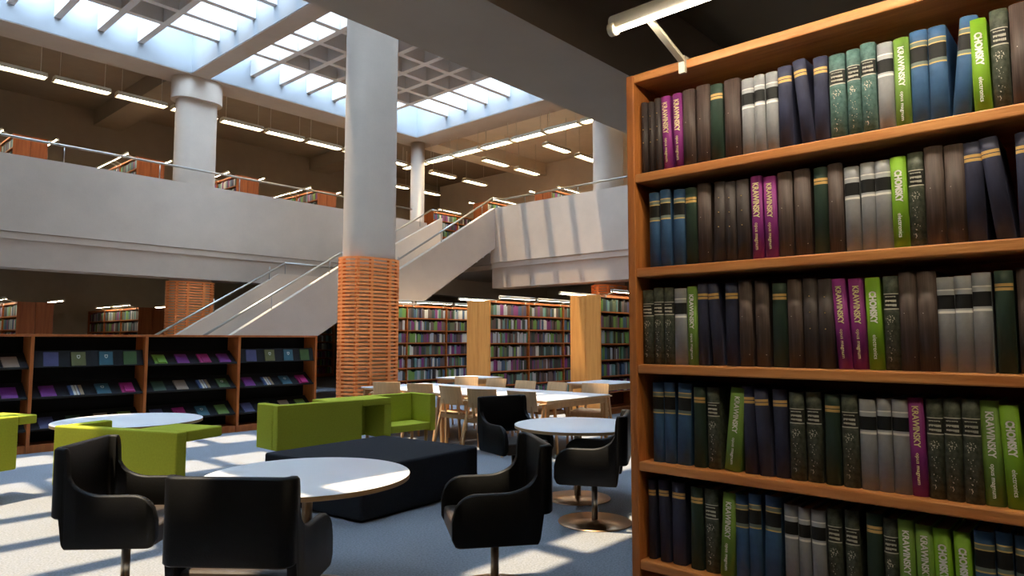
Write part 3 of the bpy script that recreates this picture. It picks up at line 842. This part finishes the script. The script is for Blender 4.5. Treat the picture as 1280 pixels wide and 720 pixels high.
for lb, x, y, dg in (('black tub chair seen from its side, left of the front round table', 1.528, 4.326, -44.8),
                     ('black tub chair right of the front round table, beside the dark ottoman', 2.967, 2.786, 143.6),
                     ('black tub chair on a bronze disc, next to the near bookcase edge', 4.611, 3.235, 119),
                     ('black tub chair facing the camera behind the right-hand round table', 5.24, 4.66, -105)):
    put(dup(tub, (0, 0, 0), 0, lb), x, y, dg)

# ------------------------------------------------------------------ round tables
def round_table(label, x, y, r, z):
    t = thing('round_table', label, 'table', (x, y, 0), 0, 'round white tables')
    o = MB().lathe([(0, z - .003), (r - .004, z - .003), (r, z - .006), (r, z - .028), (r - .006, z - .03), (0, z - .03)], 96).build('plywood_board', M_PLYEDGE, t); smooth_by_angle(o)
    o = MB().lathe([(0, z), (r - .003, z), (r + .0005, z - .002), (r + .0005, z - .004), (0, z - .0035)], 96).build('tabletop', M_LAM, t); smooth_by_angle(o)
    MB().cyl((0, 0, .012), (0, 0, z - .03), .03, 20).build('post', M_STEEL, t)
    MB().lathe([(0, 0), (.30, 0), (.303, .004), (.30, .008), (.07, .015), (.035, .026), (0, .026)], 56).build('base_disc', M_COPPER, t)
    MB().cyl((0, 0, z - .045), (0, 0, z - .03), .16, 24).build('top_plate', M_STEEL, t)
round_table('round white table in front with sun patches on its top', 2.23, 3.583, .585, .67)
round_table('round white table at the right among three tub chairs', 5.19, 3.83, .58, .67)
round_table('round white table at the left behind the mustard sofa', 2.56, 7.3, .655, .67)

# ------------------------------------------------------------------ ottoman
t = thing('ottoman', 'large low dark navy felt ottoman in the middle of the floor', 'ottoman', (3.98, 5.28, 0), R(5))
MB().box(-.72, .72, -.66, .66, .012, .43).build('cushion', M_OTT, t, .022, 3)
for a in (-.6, .6):
    for b in (-.55, .55): MB().cyl((a, b, 0), (a, b, .02), .03, 12).build('foot', M_BLACKB, t)

# ------------------------------------------------------------------ felt sofas with built-in tables
def sofa(label, x, y, deg, m, double, over=0.0):
    t = thing('felt_sofa', label, 'sofa', (x, y, 0), R(deg))
    ZB, ZT = .27, .75
    if double:
        pan = 1.07; tab0, tab1 = .68, 1.489
    else:
        pan = 1.28 - over; tab0, tab1 = .8, 1.28
    bv = .012
    MB().box(0, pan, 0, .1, ZB, ZT).build('back_panel', m, t, bv)
    MB().box(0, .1, .102, .46, ZB, ZT).build('arm_panel', m, t, bv)
    MB().box(.102, tab0 - .002, .102, .46, ZB, .41).build('seat', m, t, bv)
    MB().box(tab0, tab1, .102 if not over else .102, .47, .668, ZT).build('side_table', m, t, bv)
    MB().box(tab0, tab0 + .08, .102, .46, ZB, .667).build('divider_panel', m, t, bv)
    if not double and over: MB().box(pan + .001, tab1, 0, .101, .668, ZT).build('table_end', m, t, bv)
    if double:
        MB().box(pan + .001, tab1, 0, .101, .668, ZT).build('table_bridge', m, t, bv)
        MB().box(tab0 + .082, 1.378, .38, .47, ZB, .667).build('rear_panel', m, t, bv)
        MB().box(1.38, 1.489, 0, .47, ZB, .667).build('table_support', m, t, bv)
        MB().box(1.491, 2.10, 0, .378, .31, .40).build('seat', m, t, bv)
        MB().box(1.491, 2.10, .38, .47, .29, ZT).build('back_panel', m, t, bv)
        MB().box(2.102, 2.19, 0, .47, .29, ZT).build('arm_panel', m, t, bv)
    L = 2.19 if double else pan
    legs = [(.3, .12), (.3, .4), (L - .06 if double else L - .3, .12), (L - .06 if double else L - .3, .41)] + ([(1.43, .05), (1.43, .41), (pan - .06, .05), (.72, .41)] if double else [])
    for a, b in legs:
        MB().cyl((a, b, 0), (a, b, ZB + .03), .016, 12, r1=.024).build('leg', M_BEECHL, t)
    return t
sofa('long green felt sofa with a bridging table and a seat facing the camera', 3.82, 6.75, -1.5, M_GREEN, True)
sofa('olive green felt sofa turned away, in front of the left round table', 1.73, 6.55, -67.5, M_YELL, False)
sofa('olive green felt sofa cut off by the left picture edge', .70, 7.21, 21.7, M_YELL, False, .17)

# ------------------------------------------------------------------ long white tables
def long_table(label, x0, x1, y0, y1, grp='long white tables', Z=.7):
    D = Z - .74
    cx, cy = (x0 + x1) / 2, (y0 + y1) / 2
    t = thing('reading_table', label, 'table', (cx, cy, 0), 0, grp)
    a, b = (x1 - x0) / 2, (y1 - y0) / 2
    MB().box(-a, a, -b, b, .728 + D, .74 + D).build('tabletop', M_LAM, t, .003)
    MB().box(-a + .004, a - .004, -b + .004, b - .004, .704 + D, .7275 + D).build('wood_edge', M_BEECH, t, .003)
    for sx in (-1, 1):
        for sy in (-1, 1):
            MB().bar((sx * (a - .05), sy * (b - .05), .703 + D), (sx * (a - .05), sy * (b - .04), 0), .06, .045, taper=.7).build('leg', M_BEECHL, t, .004)
    for sy in (-1, 1): MB().box(-a + .08, a - .08, sy * (b - .05) - .012, sy * (b - .05) + .012, .63 + D, .703 + D).build('apron', M_BEECHL, t)
long_table('long white reading table, nearer half, beside the black tub chair', 6.62, 8.0, 5.34, 7.24)
long_table('long white reading table, farther half, beside the slatted column', 6.62, 8.0, 7.25, 9.15)
long_table('small white table standing before the end of the middle far bookcase', 8.75, 9.75, 8.95, 9.75, 'small white tables', .74)
long_table('small white table standing before the end of the nearest far bookcase', 9.2, 10.2, 6.2, 7.0, 'small white tables', .74)

# ------------------------------------------------------------------ plywood armchairs
def make_ply(label):
    t = thing('plywood_chair', label, 'chair', (0, 0, 0), 0, 'beech plywood chairs')
    # local: faces +y
    def sheet(pts, x, th, curve, name, m):
        mb = MB(); n = 8; vs = []
        for (y, z) in pts:
            for i in range(n + 1):
                u = -1 + 2 * i / n
                vs.append((x * u, y + curve[0] * u * u, z + curve[1] * u * u))
        k = len(pts); w = n + 1
        d = Vector((0, pts[-1][0] - pts[0][0], pts[-1][1] - pts[0][1])).normalized(); nn = Vector((0, -d.z, d.y)) * th
        vs2 = [(a, b + nn.y, c + nn.z) for a, b, c in vs]; N = len(vs)
        fs = []
        for i in range(k - 1):
            for j in range(n):
                a = i * w + j; fs.append((a, a + 1, a + w + 1, a + w)); fs.append((N + a, N + a + w, N + a + w + 1, N + a + 1))
        ring = [j for j in range(n + 1)] + [i * w + n for i in range(1, k)] + [(k - 1) * w + j for j in range(n - 1, -1, -1)] + [i * w for i in range(k - 2, 0, -1)]
        for a, b in zip(ring, ring[1:] + ring[:1]): fs.append((a, N + a, N + b, b))
        mb.add(vs + vs2, fs, 0, True)
        o = mb.build(name, m, t); smooth_by_angle(o, 45); return o
    sheet([(-.21, .45), (-.1, .442), (.05, .44), (.15, .437), (.2, .425)], .215, .014, (0, .012), 'seat', M_BEECH)
    sheet([(-.205, .575), (-.225, .66), (-.245, .75), (-.262, .82)], .205, .013, (.03, 0), 'backrest', M_BEECH)
    for sx in (-1, 1):
        MB().bar((sx * .13, -.17, .43), (sx * .13, -.215, .64), .035, .014).build('back_support', M_BEECHL, t)
        MB().bar((sx * .245, .17, .645), (sx * .25, .235, 0), .032, .042, taper=.75, up=(0, 1, 0)).build('leg', M_BEECHL, t, .004)
        MB().bar((sx * .245, -.09, .645), (sx * .25, -.29, 0), .032, .042, taper=.75, up=(0, 1, 0)).build('leg', M_BEECHL, t, .004)
        MB().box(sx * .245 - .022, sx * .245 + .022, -.2, .24, .645, .665).build('armrest', M_BEECH, t, .006)
        MB().box(sx * .222 - .012, sx * .222 + .012, -.17, .19, .375, .43).build('seat_rail', M_BEECHL, t)
    MB().box(-.21, .21, .15, .172, .375, .425).build('seat_rail', M_BEECHL, t)
    MB().box(-.21, .21, -.17, -.148, .375, .43).build('seat_rail', M_BEECHL, t)
    return t
ply = make_ply('beech plywood chair at the sofa end of the long tables, turned, beside the slatted column')
def putp(o, x, y, deg): o.location = (x, y, 0); o.rotation_euler = (0, 0, R(deg - 90))
# positions are of the backrest: seat centre lies .26 in front of it
def place(o, bx, by, deg): putp(o, bx + .25 * math.cos(R(deg)), by + .25 * math.sin(R(deg)), deg)
place(ply, 6.42, 8.25, 38)
for lb, bx, by, dg in (('beech plywood chair, second from the sofa on the near side of the long tables', 6.52, 7.62, 22),
                       ('beech plywood chair on the near side of the tables, legs in full view', 6.46, 6.93, 2),
                       ('beech plywood chair, fourth on the near side, just left of a black tub chair', 6.34, 6.2, 20),
                       ('beech plywood chair on the near side, partly behind the facing black tub chair', 6.40, 5.58, 10),
                       ('beech plywood chair on the far side of the long tables, nearest the stair', 8.3, 8.46, 212),
                       ('beech plywood chair on the far side of the long tables, second from the stair', 8.25, 7.7, 185),
                       ('beech plywood chair on the far side of the long tables, third from the stair', 8.1, 6.94, 180),
                       ('beech plywood chair on the far side of the long tables, fourth from the stair', 8.14, 6.35, 172),
                       ('beech plywood chair at the right corner of the long table, sunlit seat', 8.26, 5.76, 195)):
    place(dup(ply, (0, 0, 0), 0, lb), bx, by, dg)

# ------------------------------------------------------------------ light
W = bpy.data.worlds.new('sky'); S.world = W; W.use_nodes = True
nt = W.node_tree
bg = nt.nodes['Background']
bg.inputs['Color'].default_value = (.56, .75, 1.0, 1)
bg.inputs['Strength'].default_value = 12.0
sun = bpy.data.lights.new('sun', 'SUN'); sun.energy = 7.2; sun.angle = R(.6); sun.color = (1, .78, .52)
so = bpy.data.objects.new('sun', sun); COL.objects.link(so)
so.rotation_euler = Vector((.12, -.14, -1)).to_track_quat('-Z', 'Y').to_euler()

# ------------------------------------------------------------------ camera
cam = bpy.data.cameras.new('camera'); co = bpy.data.objects.new('camera', cam); COL.objects.link(co)
cam.sensor_width = 36; cam.lens = 857.0 / 1280 * 36
cam.clip_start = .05; cam.clip_end = 200
yaw, pit = R(41.795), R(4.31)
fwd = Vector((math.cos(yaw) * math.cos(pit), math.sin(yaw) * math.cos(pit), math.sin(pit)))
co.location = (0, 0, 1.45); co.rotation_euler = fwd.to_track_quat('-Z', 'Y').to_euler()
S.camera = co

vs = S.view_settings
vs.view_transform = 'Standard'; vs.look = 'None'; vs.gamma = 1; vs.use_curve_mapping = False; vs.exposure = 0.75
S.cycles.use_denoising = True
S.cycles.max_bounces = 12; S.cycles.diffuse_bounces = 6; S.cycles.transparent_max_bounces = 12
S.cycles.sample_clamp_indirect = 8
